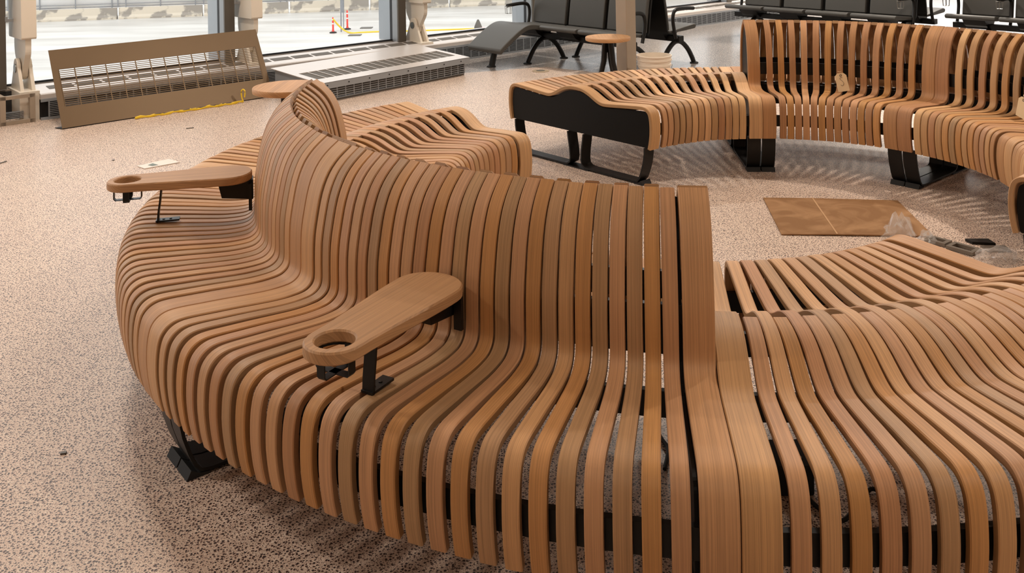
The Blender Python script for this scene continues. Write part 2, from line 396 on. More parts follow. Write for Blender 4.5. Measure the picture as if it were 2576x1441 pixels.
def slat(bench, C, B, sgn, idx, prof, width, tone, name='slat'):
    """idx: 0 first wide, 1..27 narrow, 28 second wide; prof (d, z) of the top surface"""
    prof = smooth_path(prof, 3)
    pts = []
    for d, z in prof:
        r = RM + d
        if idx == 0: a = .0405 / r
        elif idx == 28: a = MOD - .0405 / r
        else: a = WW / r + (idx - .5) * (MOD - 2 * WW / r) / 27
        th = B + sgn * a
        pts.append(C + Vector((r * math.cos(th), r * math.sin(th), z)))
    # tiny individuality
    dz = R.uniform(-.0012, .0012)
    dirh = (pts[-1] - pts[0]); dirh.z = 0; dirh.normalize()
    wd = Vector((-dirh.y, dirh.x, 0))
    n = len(pts); rings = []; acc = 0.0; vs = []; fs = []; uvs = []; mi = []
    c = .0028; h = width / 2
    sec = [(-h + c, 0), (h - c, 0), (h, -c), (h, -THK + c), (h - c, -THK), (-h + c, -THK), (-h, -THK + c), (-h, -c)]
    us = [0]
    for j in range(8): us.append(us[-1] + math.hypot(sec[(j + 1) % 8][0] - sec[j][0], sec[(j + 1) % 8][1] - sec[j][1]))
    ls = []
    for i, p in enumerate(pts):
        t = pts[min(i + 1, n - 1)] - pts[max(i - 1, 0)]; t.normalize()
        nm = wd.cross(t); 
        if i == 0: nm_prev = nm
        q = p + ZU * dz
        # outward normal: away from the inside of the bench
        nrm = t.cross(wd) * (1 if (t.cross(wd)).dot(Vector((0, 0, 1))) > 0 or True else -1)
        nrm = -nm if False else nrm
        rings.append((q, nrm))
        if i: acc += (pts[i] - pts[i - 1]).length
        ls.append(acc)
    # make sure the first normal points away from the spine
    out0 = pts[0] - C; out0.z = 0
    spine_out = 1 if prof[0][0] > 0 else -1
    flip = 1 if rings[0][1].dot(out0) * spine_out > 0 else -1
    for (q, nrm) in rings:
        for (a, b) in sec: vs.append(q + wd * a * flip + nrm * flip * b)
    for i in range(n - 1):
        for j in range(8):
            j2 = (j + 1) % 8
            f = (8 * i + j, 8 * i + j2, 8 * i + 8 + j2, 8 * i + 8 + j)
            u0, u1 = us[j], us[j + 1]
            uv = ((u0, ls[i]), (u1, ls[i]), (u1, ls[i + 1]), (u0, ls[i + 1]))
            fs.append(f); uvs.append(uv); mi.append(1 if j in (1, 2, 3, 5, 6, 7) and j in (2, 6) else 0)
    fs.append((7, 6, 5, 4, 3, 2, 1, 0)); uvs.append(tuple((sec[7 - k][1] * 1.0, sec[7 - k][0]) for k in range(8))); mi.append(1)
    e = 8 * (n - 1); fs.append(tuple(e + k for k in range(8))); uvs.append(tuple((sec[k][1], sec[k][0]) for k in range(8))); mi.append(1)
    mb = MB(); mb.add(vs, fs, uvs, mi)
    # side faces: u across the thickness so the veneers show as lines
    for k, f in enumerate(fs[:-2]):
        if mi[k] == 1:
            u = mb.uv[k]; i = k // 8
            mb.uv[k] = ((0, ls[i]), (THK, ls[i]), (THK, ls[i + 1]), (0, ls[i + 1]))
    tc = TONES[tone]; jt = R.uniform(.93, 1.06)
    return mb.obj(name, [M_WOOD, M_EDGE], bench, smooth=40, color=(tc[0] * jt, tc[1] * jt * R.uniform(.985, 1.015), tc[2] * jt * R.uniform(.96, 1.04), 1))

def inv(prof): return [(-d, z) for d, z in prof]
def tone_seq(n, fixed=''):
    out = list(fixed); pool = 'tpogpblgto'
    while len(out) < n:
        c = R.choice(pool)
        if not out or c != out[-1]: out.append(c)
    return out
def polar(C, r, th, z): return C + Vector((r * math.cos(th), r * math.sin(th), z))

def rail(bench, C, th0, th1, r, z0, z1, t=.018, name='rail'):
    mb = MB(); n = 14; vs = []; fs = []
    for i in range(n + 1):
        th = th0 + (th1 - th0) * i / n
        vs += [polar(C, r - t / 2, th, z0), polar(C, r + t / 2, th, z0), polar(C, r + t / 2, th, z1), polar(C, r - t / 2, th, z1)]
    for i in range(n):
        for j in range(4): fs.append((4 * i + j, 4 * i + (j + 1) % 4, 4 * i + 4 + (j + 1) % 4, 4 * i + 4 + j))
    fs.append((3, 2, 1, 0)); fs.append((4 * n, 4 * n + 1, 4 * n + 2, 4 * n + 3))
    if th1 < th0: fs = [tuple(reversed(f)) for f in fs]
    mb.add(vs, fs); return mb.obj(name, M_BLACK, bench, smooth=40)

def end_plate(bench, C, th, sgn, inset, prof, name='end_panel', mat=None):
    """black plate following the underside of the slats"""
    rad = Vector((math.cos(th), math.sin(th), 0)); tan = Vector((-rad.y, rad.x, 0)) * sgn
    g = THK + .010
    P = []; pr = smooth_path(prof, 2)
    for i, (d, z) in enumerate(pr):
        a = pr[max(i - 1, 0)]; b = pr[min(i + 1, len(pr) - 1)]
        t = Vector((b[0] - a[0], b[1] - a[1])); t.normalize()
        nx, nz = t.y, -t.x
        P.append((d - abs(g) * (nx if True else 0), z - g * nz) if False else (d + t.y * -g if t.y > 0 else d - t.y * g, z + (t.x * g if t.x < 0 else -t.x * g)))
    base = C + tan * inset
    poly = [base + rad * (RM + d) + ZU * max(z, .224) for d, z in P]
    mb = MB(); mb.prism(poly, tan * .008)
    return mb.obj(name, mat or M_BLACKG, bench, smooth=0)

def legs(bench, C, th, sgn):
    rad = Vector((math.cos(th), math.sin(th), 0)); tan = Vector((-rad.y, rad.x, 0)) * sgn
    wdt = .080
    for side in (1, -1):
        # one U of bent strip: outer leg, floor runner, middle leg
        path = [(.572, .222), (.570, .18), (.560, .125), (.542, .07), (.526, .035), (.508, .014), (.475, .008), (.30, .008), (.12, .008), (.075, .012), (.05, .028), (.042, .06), (.047, .12), (.058, .18), (.064, .222)]
        pts = [C + rad * (RM + side * d) + ZU * z + tan * (wdt / 2 + .004) for d, z in path]
        nr = []
        for i in range(len(path)):
            a = path[max(i - 1, 0)]; b = path[min(i + 1, len(path) - 1)]
            t = Vector((b[0] - a[0], b[1] - a[1])).normalized(); n2 = Vector((-t.y, t.x))
            nr.append(rad * side * n2.x + ZU * n2.y)
        mb = MB(); mb.strip(pts, tan, nr, wdt, .010)
        lg = mb.obj('leg_frame', M_BLACK, bench, smooth=40)
        mb = MB(); mb.box(C + rad * (RM + side * .055) + ZU * .004 + tan * (wdt / 2 + .004), rad * .055, tan * wdt / 2, ZU * .004); mb.obj('runner_joint', M_BLACK, lg, smooth=0)
        ft = MB(); c = C + tan * (wdt / 2 + .004)
        poly = [c - tan * wdt / 2 + rad * (RM + side * d) + ZU * z for d, z in ((.550, 0), (.48, 0), (.48, .007), (.515, .012), (.536, .026))]
        ft.prism(poly, tan * wdt); ft.obj('foot', M_RUB, lg, smooth=0)

def section(bench, C, B, sgn, kind, tones='', itones='', wides='tlt'):
    seq = tone_seq(27, tones); iseq = tone_seq(13, itones)
    for idx in range(29):
        wide = idx in (0, 28); wdt = .0790 if wide else .0390
        tn = R.choice(wides) if wide else seq[idx - 1]
        if wide and tones: tn = ('t' if kind == 'back' else 'o') if idx == 0 else 't'
        if kind == 'back':
            slat(bench, C, B, sgn, idx, BACK, wdt, tn)
            if wide or idx % 2 == 0:
                slat(bench, C, B, sgn, idx, inv(BACK), wdt, tn if wide else iseq[idx // 2 - 1])
        else:
            if wide or idx % 2 == 0: slat(bench, C, B, sgn, idx, CONT, wdt, tn)
            else: slat(bench, C, B, sgn, idx, BACKLESS_OUT, wdt, tn)
    a = .034; t0, t1 = B + sgn * a, B + sgn * (MOD - a)
    rail(bench, C, t0, t1, RM + .592, .285, .352); rail(bench, C, t0, t1, RM - .592, .290, .355)
    rail(bench, C, t0, t1, RM + .17, .345, .41); rail(bench, C, t0, t1, RM - .17, .345, .41)  # added low bars standing in for the dark band under the seat
    if kind == 'back':
        rail(bench, C, t0, t1, RM + .112, .525, .60); rail(bench, C, t0, t1, RM - .112, .525, .60)
    legs(bench, C, B, sgn); legs(bench, C, B + sgn * MOD, -sgn)

bench1 = thing('slatted_bench', C1, 'long curved oak slat bench in the foreground with paddle armrests on its near side', 'bench', 'curved slat benches')
section(bench1, C1, B0, -1, 'back', 'pogpgotgopgopgpobtpogbtpogt', 'tpbotptbptobt')
section(bench1, C1, B0 - MOD, -1, 'back')
section(bench1, C1, B0 - 2 * MOD, -1, 'low')
section(bench1, C1, B0 + MOD, -1, 'low', 'ptobpgotptogbtpotbpoptgobpt'[::-1])
end_plate(bench1, C1, B0 + MOD, -1, .014, CONT)
end_plate(bench1, C1, B0 - 3 * MOD, 1, .014, CONT)
for th, sg in ((B0, -1), (B0 - 2 * MOD, 1)):
    end_plate(bench1, C1, th, sg, .0805, BACK + inv(BACK)[::-1])
bench2 = thing('slatted_bench', C2, 'curved oak slat bench further back, hollow side facing the viewer, paper tag on its backrest', 'bench', 'curved slat benches')
section(bench2, C2, E0, -1, 'low'); section(bench2, C2, E0 - MOD, -1, 'back', '', 'bobpbobbbpobo', 'b'); section(bench2, C2, E0 - 2 * MOD, -1, 'back', '', '', 'b')
section(bench2, C2, E0 - 3 * MOD, -1, 'low')
end_plate(bench2, C2, E0, -1, .014, CONT); end_plate(bench2, C2, E0 - 4 * MOD, 1, .014, CONT)
for th, sg in ((E0 - MOD, -1), (E0 - 3 * MOD, 1)):
    end_plate(bench2, C2, th, sg, .012, BACK + inv(BACK)[::-1])

# paddle armrests with cup hole, bolted to the foreground bench
M_WOODP = M_WOOD
def armrest(bench, C, th, z, dfoot, skew=0.0):
    rad = Vector((math.cos(th), math.sin(th), 0)); rad = Matrix.Rotation(skew, 3, 'Z') @ rad
    tan = Vector((-rad.y, rad.x, 0)); o = polar(C, RM, th, 0)
    T = .030; d0, d1 = .158, .680; rb, rc = .096, .073; hole = .047; dc = d1 - rc
    out = []
    for k in range(17):                       # rounded back end
        q = PI / 2 + PI * k / 16; out.append((d0 + .085 + .085 * math.cos(q), rb * math.sin(q)))
    for k in range(9):
        t = k / 8; out.append((d0 + .085 + (dc - d0 - .085) * t, -(rb + (rc - rb) * (t * t * (3 - 2 * t)))))
    for k in range(1, 16):
        q = -PI / 2 + PI * k / 16; out.append((dc + rc * math.cos(q), rc * math.sin(q)))
    for k in range(8, 0, -1):
        t = k / 8; out.append((d0 + .085 + (dc - d0 - .085) * t, (rb + (rc - rb) * (t * t * (3 - 2 * t)))))
    bm = bmesh.new()
    P = lambda d, y, zz: o + rad * d + tan * y + ZU * zz
    hk = [(dc + hole * math.cos(2 * PI * k / 32), hole * math.sin(2 * PI * k / 32)) for k in range(32)]
    def loop(pts, zz):
        vs = [bm.verts.new(P(d, y, zz)) for d, y in pts]
        return vs, [bm.edges.new((vs[i], vs[(i + 1) % len(vs)])) for i in range(len(vs))]
    lays = []
    off = root_loc(bench)
    for zz, sh in ((z, .004), (z - .004, 0), (z - T + .004, 0), (z - T, .004)):
        def shrink(pts, s, cx):
            n = len(pts); r = []
            for i in range(n):
                a, b = pts[i - 1], pts[(i + 1) % n]; t = Vector((b[0] - a[0], b[1] - a[1])).normalized()
                r.append((pts[i][0] - t.y * s * cx, pts[i][1] + t.x * s * cx))
            return r
        lays.append((loop(shrink(out, sh, 1), zz), loop(shrink(hk, sh, -1), zz)))
    for (a, _), (b, _) in zip([l[0] for l in lays], [l[0] for l in lays][1:]):
        for i in range(len(a)): bm.faces.new((a[i], a[(i + 1) % len(a)], b[(i + 1) % len(a)], b[i]))
    for (a, _), (b, _) in zip([l[1] for l in lays], [l[1] for l in lays][1:]):
        for i in range(len(a)): bm.faces.new((a[(i + 1) % len(a)], a[i], b[i], b[(i + 1) % len(a)]))
    for l in (lays[0], lays[-1]):
        bmesh.ops.triangle_fill(bm, use_beauty=True, edges=l[0][1] + l[1][1])
    bmesh.ops.recalc_face_normals(bm, faces=bm.faces[:])
    uvl = bm.loops.layers.uv.new('UVMap')
    for f in bm.faces:
        for lp in f.loops:
            v = lp.vert.co - o; lp[uvl].uv = (v.dot(tan) + v.z * .7, v.dot(rad))
    for v in bm.verts: v.co -= off
    me = bpy.data.meshes.new('armrest'); bm.to_mesh(me); bm.free(); me.materials.append(M_WOODP)
    me.polygons.foreach_set('use_smooth', [True] * len(me.polygons)); me.set_sharp_from_angle(angle=math.radians(30))
    ar = bpy.data.objects.new('armrest', me); COL.objects.link(ar); ar.parent = bench; ar.color = lin(186, 142, 100)
    zt = z - T
    # bent strip leg standing on a slat
    lp = [(dfoot + .004, .463), (dfoot + .002, .472), (dfoot, .50), (dfoot - .006, .54), (dfoot - .012, zt + .001)]
    zs = [p[1] for p in lp]
    m = MB(); pts = [P(d, 0.02, zz) for d, zz in lp]; nr = [rad] * len(lp)
    m.strip(pts, tan, nr, .034, .006)
    m.box(P(dfoot - .035, .02, .4675), rad * .042, tan * .017, ZU * .003)
    for q in (-.02, -.045): m.lathe(P(dfoot + q, .02, .4705), [(.005, 0), (.005, .002), (.0, .0025)], 8)
    m.obj('support_leg', M_BLACK, ar, smooth=30)
    # bracket box against the backrest
    m = MB(); poly = [P(d, -.03, zz) for d, zz in ((.155, zt), (.285, zt), (.270, zt - .062), (.155, zt - .075))]
    m.prism(poly, tan * .06); m.box(P(.165, .045, zt - .06), rad * .006, tan * .012, ZU * .05)
    m.obj('bracket', M_BLACK, ar, smooth=0)
    # cup cradle: crossed straps under the hole
    m = MB()
    for a in (0, PI / 2):
        d1v = rad * math.cos(a) + tan * math.sin(a); wv = Vector((-d1v.y, d1v.x, 0))
        cc = P(dc, 0, 0); r = hole + .003
        pth = [(-r, zt), (-r, zt - .038), (-r + .006, zt - .045), (r - .006, zt - .045), (r, zt - .038), (r, zt)]
        nn = [-d1v, -d1v, (-d1v - ZU).normalized(), (d1v - ZU).normalized(), d1v, d1v]
        m.strip([cc + d1v * q + ZU * zz for q, zz in pth], wv, nn, .022, .0035)
    ring = [P(dc + (hole + .004) * math.cos(2 * PI * k / 24), (hole + .004) * math.sin(2 * PI * k / 24), zt - .003) for k in range(24)]
    m.tube(ring, .003, 6, closed=True)
    m.obj('cup_cradle', M_BLACK, ar, smooth=30)
    return ar
armrest(bench1, C1, -2.098, .624, .515)
armrest(bench1, C1, -2.895, .624, .500)

# ------------------------------------------------------------------ round side tables
def side_table(c, z, r, label):
    t = thing('side_table', (c[0], c[1], 0), label, 'table', 'round side tables')
    m = MB(); m.lathe((c[0], c[1], 0), [(r - .012, z - .034), (r - .002, z - .030), (r, z - .022), (r, z - .005), (r - .004, z), (0, z)], 48)
    o = m.obj('table_top', M_WOOD, t, smooth=40, color=lin(190, 142, 96))
    ul = o.data.uv_layers.new(name='UVMap')
    for l in o.data.loops:
        v = o.data.vertices[l.vertex_index].co; ul.data[l.index].uv = (v.x * .7 + v.z, v.y)
    for a in (2.4, -.7, .9):
        d = Vector((math.cos(a), math.sin(a), 0)); C = Vector((c[0], c[1], 0))
        m = MB(); m.tube([C + d * .03 + ZU * (z - .034), C + d * .05 + ZU * z * .55, C + d * .10 + ZU * .10, C + d * .19 + ZU * .012], [.024, .022, .020, .018], 8, 1.3)
        m.obj('leg', M_BLACK, t)
    return t
side_table((ground(1529, 92, .5).x, ground(1529, 92, .5).y), .5, .20, 'round wooden side table on black legs in front of the tan post')
side_table((ground(727, 216, .635).x, ground(727, 216, .635).y), .635, .205, 'round wooden side table half hidden behind the far end of the foreground backrest')

# ------------------------------------------------------------------ things on the floor
def flat_quad(name, pts, th, mat, label, cat, bevel=0):
    m = MB(); m.prism([Vector((p.x, p.y, .0008)) for p in pts], (0, 0, th)); return tag(m.obj(name, mat, smooth=0, bevel=bevel), label, cat)
ca, cb, cc_, cde = ground(1920, 500), ground(2258, 507), ground(2349, 597), ground(1966, 592)
t = thing('cardboard_sheet', (ca + cc_) / 2, 'flattened brown cardboard sheet with a fold line lying on the floor', 'cardboard')
mid1, mid2 = ca.lerp(cb, .37), cde.lerp(cc_, .37)
m = MB(); m.prism([p + ZU * .001 for p in (ca, mid1 + ZU * .003, mid2 + ZU * .003, cde)], (0, 0, .006)); m.obj('flap', M_CARD, t, smooth=0)
m = MB(); m.prism([p + ZU * .001 for p in (mid1 + ZU * .003, cb, cc_, mid2 + ZU * .003)], (0, 0, .006)); m.obj('flap', M_CARD, t, smooth=0)
m = MB(); fx = (cc_ - cde).normalized() * .004
m.prism([mid1 - fx + ZU * .0098, mid1 + fx + ZU * .0098, mid2 + fx + ZU * .0098, mid2 - fx + ZU * .0098], (0, 0, .002)); m.obj('fold_crease', M_CARDL, t, smooth=0)

pp = [ground(345, 419), ground(364, 425.5), ground(452, 409.5), ground(425, 401)]
t = thing('leaflet', (pp[0] + pp[2]) / 2, 'printed leaflet lying on the floor behind the farther armrest', 'leaflet')
m = MB(); m.prism([p + ZU * .001 for p in pp], (0, 0, .004)); m.obj('sheet', M_PAPER, t, smooth=0)
q = [ground(372, 417.5), ground(383, 419.5), ground(398, 417), ground(384, 413)]
m = MB(); m.prism([p + ZU * .0055 for p in q], (0, 0, .001)); m.obj('printed_picture', M_PAPERG, t, smooth=0)

# yellow barrier tape along the foot of the leaning panel
t = thing('caution_tape', ground(470, 280), 'yellow caution tape with black marks lying along the foot of the leaning panel', 'tape')
p0, p1 = ground(340, 301), ground(612, 259)
n0 = 24; pts = [p0.lerp(p1, k / n0) + Vector((0, .012 * math.sin(k * .9), .012 + .004 * math.sin(k * 1.7))) for k in range(n0 + 1)]
m = MB(); m.tube(pts, [.010 + .003 * math.sin(k * 2.1) for k in range(n0 + 1)], 6, .5)
m.obj('strip', M_YEL, t)
m = MB()
for k in range(4, 22, 2):
    c = pts[k]; d = (pts[k + 1] - pts[k]).normalized(); m.box(c + d * .03 + ZU * .0085, d * .028, Vector((-d.y, d.x, 0)) * .003, ZU * .002)
m.obj('black_marks', M_INK, t)
lp = [p1 + Vector((0, 0, .01)), p1 + Vector((-.012, 0, .05)), p1 + Vector((-.016, 0, .10)), p1 + Vector((.0, 0, .118)), p1 + Vector((.016, 0, .10)), p1 + Vector((.012, 0, .05))]
m = MB(); m.tube(smooth_path(lp, 4), .006, 6, 1.4); m.obj('loop', M_YEL, t)

# round cover in the floor
c = ground(1360, 179); t = thing('floor_cover', c, 'round brass access cover set in the floor before the black chairs', 'cover')
m = MB(); m.lathe(c, [(.088, .0005), (.088, .004), (.076, .006), (.0, .006)], 36); m.obj('rim', M_BRASS, t)
m = MB(); m.lathe(c, [(.045, .006), (.045, .008), (0, .008)], 24); m.obj('lid', M_ZINC, t)

# clear poly bags and loose grey brackets inside the ring
def crumple(name, c, sx, sy, h, label, seed):
    rr = random.Random(seed); bm = bmesh.new(); bmesh.ops.create_icosphere(bm, subdivisions=3, radius=1)
    for v in bm.verts:
        k = 1 + rr.uniform(-.28, .22)
        v.co = Vector((v.co.x * sx * k, v.co.y * sy * k, max(0, v.co.z) * h * (1 + rr.uniform(-.5, .5)) + .003))
    me = bpy.data.meshes.new(name); bm.to_mesh(me); bm.free(); me.materials.append(M_POLY)
    o = bpy.data.objects.new(name, me); COL.objects.link(o); o.location = c
    return tag(o, label, 'bag', 'poly bags on the floor')
crumple('plastic_bag', ground(2262, 600) + ZU * .009, .075, .035, .085, 'crumpled clear plastic bag at the corner of the cardboard sheet', 3)
crumple('plastic_bag', ground(2330, 612), .045, .035, .05, 'clear plastic bag just behind the wide end slat, left of the bracket frame', 5)
crumple('plastic_bag', ground(2510, 657), .10, .045, .05, 'shiny crumpled plastic bag in front of the loose plate, nearest the right edge', 8)
def bracket_frame(c, ax, ay, L, Wd, z, label, name='bracket_frame'):
    m = MB(); b = .018; T = .008
    for sg in (-1, 1):
        m.box(c + ay * sg * (Wd / 2 - b / 2) + ZU * z, ax * L / 2, ay * b / 2, ZU * T)
        m.box(c + ax * sg * (L / 2 - b / 2) + ZU * (z + .0005), ax * b / 2, ay * (Wd / 2 - b), ZU * T)
    o = m.obj(name, M_ZINC, smooth=0, origin=c); return tag(o, label, 'bracket', 'loose brackets')
c = ground(2424, 620, .02); ax = (ground(2455, 630, .02) - ground(2388, 612, .02)).normalized(); ay = Vector((-ax.y, ax.x, 0))
bracket_frame(c, ax, ay, .125, .085, -.010, 'grey rectangular bracket frame with an open centre on the floor')
c = ground(2360, 601, .02); bracket_frame(c, ax, ay, .10, .07, -.010, 'grey bracket frame half hidden beyond the wide end slat')
def plate(pix, z, th, label, mat):
    pts = [ground(x, y, z) for x, y in pix]; c = sum(pts, Vector()) / len(pts); c.z = 0
    m = MB(); m.prism(pts, (0, 0, th)); return tag(m.obj('metal_plate', mat, smooth=0, origin=c), label, 'plate', 'loose plates')
plate([(2428, 606), (2486, 606), (2505, 618), (2446, 614)], .001, .012, 'dark flat plate lying behind the grey bracket frame', M_BLACK)
plate([(2466, 620), (2528, 620), (2545, 634), (2485, 634)], .001, .006, 'grey flat plate between the bracket frame and the shiny bag', M_ZINC)

# cables and a small supply box under the near right section
def cable(pix, z, label):
    pts = [ground(x, y, zz) for (x, y), zz in zip(pix, z)]; c = pts[0].copy(); c.z = 0
    m = MB(); m.tube(smooth_path([tuple(p) for p in pts], 5), .006, 6); return tag(m.obj('cable', M_RUB, origin=c), label, 'cable')
cable([(1975, 1180), (2040, 1260), (2110, 1310), (2150, 1280), (2190, 1230), (2230, 1250)], [.01] * 6, 'black cable looping on the floor under the right-hand backless section')
cable([(1645, 1060), (1662, 1100), (1680, 1130), (1672, 1180)], [.01] * 4, 'black cable under the seat beside the wide end slat')
c = ground(1985, 1210)
t = thing('power_box', c, 'small black power box on the floor under the right-hand backless section', 'power supply')
m = MB(); m.box(c + ZU * .04, (.05, 0, 0), (0, .07, 0), (0, 0, .04)); m.obj('case', M_RUB, t, bevel=.006)
m = MB(); m.lathe(c + Vector((.02, -.03, .08)), [(.008, 0), (.008, .004), (0, .005)], 10); m.obj('knob', M_STEEL, t)

# small scraps of debris
for k, (x, y) in enumerate(((478, 323), (8, 409), (285, 404), (160, 1141))):
    c = ground(x, y); m = MB(); a = .3 + k
    m.box(c + ZU * .003, Vector((math.cos(a), math.sin(a), 0)) * (.028 if k < 2 else .008), Vector((-math.sin(a), math.cos(a), 0)) * .006, ZU * .002)
    tag(m.obj('debris', M_DARKM, smooth=0, origin=c), ['dark scrap lying on the floor between the leaning panel and the farther armrest', 'dark scrap on the floor at the left edge', 'dark crumb on the floor above the leaflet', 'dark crumb on the speckled floor at lower left'][k], 'debris')

# ------------------------------------------------------------------ paper tags tied to the rear bench
def paper_tag(top, mark, label, z_top, ln=.115, wd=.070, tilt=.12, face=Vector((0, -1, 0))):
    x = Vector((face.y * -1, face.x, 0)).normalized(); t = thing('paper_tag', top, label, 'tag')
    rot = Matrix.Rotation(tilt, 3, face); dn = rot @ Vector((0, 0, -1)); rt = rot @ x
    P = lambda a, b, k=0: top + rt * a + dn * b + face * k
    m = MB(); c = wd * .24
    m.prism([P(-wd / 2, c), P(-wd / 2 + c, 0), P(wd / 2 - c, 0), P(wd / 2, c), P(wd / 2, ln), P(-wd / 2, ln)], face * .0015); m.obj('card', M_TAG, t, smooth=0)
    m = MB(); m.tube([P(.006 * math.cos(q * PI / 6), .014 + .006 * math.sin(q * PI / 6), .002) for q in range(12)], .002, 5, closed=True); m.obj('eyelet', M_INK, t)
    if mark:
        s1 = [(.008, .030), (.001, .026), (-.007, .030), (-.007, .038), (.0, .046), (.007, .055), (.009, .066), (.003, .076), (-.006, .078), (-.010, .071)]
        m = MB(); m.tube([P(a, b, .002) for a, b in smooth_path(s1, 4)], .0022, 5, .4, up=face); m.obj('handwritten_mark', M_INK, t)
    m = MB(); m.tube([P(-.012, -.012, -.004), P(0, -.008, .006), P(.012, -.012, -.004), P(.004, .006, .003), P(0, .012, .003), P(-.005, .004, .003)], .0012, 5); m.obj('string', M_TAG, t)
    return t
pa = math.atan2(1, 0)
def on_inner(x, y, d):                       # point on the hollow face of the rear backrest
    c, s = math.cos(ROLL), math.sin(ROLL); a, b = x - X0, y - YH
    xr, yr = (c * a + s * b) / F_PX, (-s * a + c * b) / F_PX
    A = xr * xr + 1; Bq = -2 * (xr * C2.x + C2.y); K = C2.x ** 2 + C2.y ** 2 - (RM + d) ** 2
    Y = (-Bq + math.sqrt(Bq * Bq - 4 * A * K)) / 2 / A
    return Vector((xr * Y, Y, CAM_H - yr * Y))
pt = on_inner(2113, 184, -.225); f = (C2 - pt); f.z = 0
paper_tag(pt, True, 'manila paper tag with a handwritten mark tied to the rear backrest', 0, tilt=.20, face=f.normalized())
pt = on_inner(2577, 246, -.25); f = (C2 - pt); f.z = 0
paper_tag(pt, False, 'manila paper tag hanging at the right edge of the rear bench', 0, tilt=-.25, face=f.normalized())

# ------------------------------------------------------------------ window side: heaters, panels, columns
def grid_panel(parent, name, P, mat, a0, a1, b0, b1, cols, rows, bar, rod, depth, nrm):
    """open grille from bars; P(a, b) gives the world point on the sheet"""
    m = MB(); ex = (P(1, 0) - P(0, 0)).normalized(); ey = (P(0, 1) - P(0, 0)).normalized()
    for k in range(cols + 1):
        a = a0 + (a1 - a0) * k / cols; m.box(P(a, (b0 + b1) / 2), ex * bar / 2, ey * (b1 - b0) / 2, nrm * depth)
    for k in range(rows + 1):
        b = b0 + (b1 - b0) * k / rows; m.box(P((a0 + a1) / 2, b), ex * (a1 - a0) / 2, ey * rod / 2, nrm * depth * .8)
    return stuff(m.obj(name, mat, parent, smooth=0))

# perimeter heater under the glass
ht = thing('perimeter_heater', W(6, .15, 0), 'long low grey convector heater along the foot of the windows', 'heater')
m = MB(); m.prism([W(.02, n, z) for n, z in ((.004, .165), (.004, .205), (.018, .213), (.33, .243), (.33, .225), (.02, .165))], UW * 13.2); m.obj('cover', M_SILVER, ht, smooth=0)
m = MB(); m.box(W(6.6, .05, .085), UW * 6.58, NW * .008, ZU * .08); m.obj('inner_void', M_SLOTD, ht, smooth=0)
m = MB(); m.box(W(6.6, .01, .01), UW * 6.58, NW * .012, ZU * .010); m.box(W(6.6, .004, .158), UW * 6.58, NW * .006, ZU * .012); m.obj('kick_rail', M_GREYM, ht, smooth=0)
grid_panel(ht, 'front_grille', lambda a, b: W(a, 0, b), M_GREYM, .08, 13.1, .02, .148, 116, 9, .010, .0055, .004, NW)
for k in range(58):
    s0 = .12 + k * .2245; m = MB(); n1, n2 = .13, .235
    z = lambda n: .213 + (n - .018) * .0962 + .0012
    m.prism([W(s0, n1, z(n1)), W(s0 + .195, n1, z(n1)), W(s0 + .195, n2, z(n2)), W(s0, n2, z(n2))], ZU * .0015); m.obj('top_grille', M_SLOT, ht, smooth=0)

# stripped bay of the heater at far left: open steel frame with pipe
fr = thing('heater_frame', W(-.9, .1, 0), 'stripped heater frame with bare pipe at the left edge of the photo', 'heater')
m = MB()
for n in (.0, .34): 
    for z in (.015, .215): m.box(W(-.93, n, z), UW * .90, NW * .016, ZU * .014)
m.obj('rail', M_POST, fr, smooth=0)
for s0 in (-1.8, -.92, -.26, -.045):
    m = MB()
    for n in (.0, .34): m.box(W(s0, n, .115), UW * .020, NW * .016, ZU * .115)
    m.box(W(s0, .17, .215), UW * .020, NW * .17, ZU * .012); m.obj('upright', M_POST, fr, smooth=0)
m = MB(); m.tube([W(-1.8, .16, .12), W(-.42, .16, .12)], .035, 12); m.tube([W(-.42, .16, .12), W(-.36, .16, .12)], .042, 12); m.tube([W(-.36, .16, .12), W(-.34, .16, .06), W(-.34, .16, .0)], .026, 10); m.obj('pipe', M_ZINC, fr)
m = MB()
for k in range(5): m.box(W(-.95, .05, .04 + k * .012), UW * .85, NW * .02, ZU * .002)
m.obj('fin_stack', M_GREYM, fr, smooth=0)
m = MB(); m.box(W(-.93, .30, .12), UW * .88, NW * .006, ZU * .1); m.obj('back_sheet', M_SLOTD, fr, smooth=0)

# leaning bronze grille panel
bl, br = ground(157, 326), ground(688, 243); bl.z = br.z = 0
bl = Vector((bl.x, bl.y, .004)); br = Vector((br.x, br.y, .004))
def at_n(x, y, n):                            # picture point on the vertical plane at wall offset n
    c, s = math.cos(ROLL), math.sin(ROLL); a, b = x - X0, y - YH
    xr, yr = (c * a + s * b) / F_PX, (-s * a + c * b) / F_PX
    Y = (OW.dot(NW) + n) / Vector((xr, 1, 0)).dot(NW)
    return Vector((xr * Y, Y, CAM_H - yr * Y))
tl, tr = at_n(129, 126, -.17), at_n(657, 73, -.17)
pn = thing('grille_panel', (bl + br) / 2, 'bronze metal grille panel leaning on edge against the heater', 'panel')
ex = (br - bl).normalized(); ey = (tl - bl); ey -= ex * ey.dot(ex); H = ey.length; ey.normalize(); nr = ex.cross(ey); Lp = (br - bl).length
if nr.y > 0: nr = -nr
PP = lambda a, b: bl + ex * a + ey * b
def sheet(nm, a0, a1, b0, b1):
    m = MB(); m.prism([PP(a0, b0), PP(a1, b0), PP(a1, b1), PP(a0, b1)], -nr * .004); return m.obj(nm, M_BRONZE, pn, smooth=0)
sheet('top_sheet', 0, Lp, H * .745, H); sheet('bottom_sheet', 0, Lp, 0, H * .265)
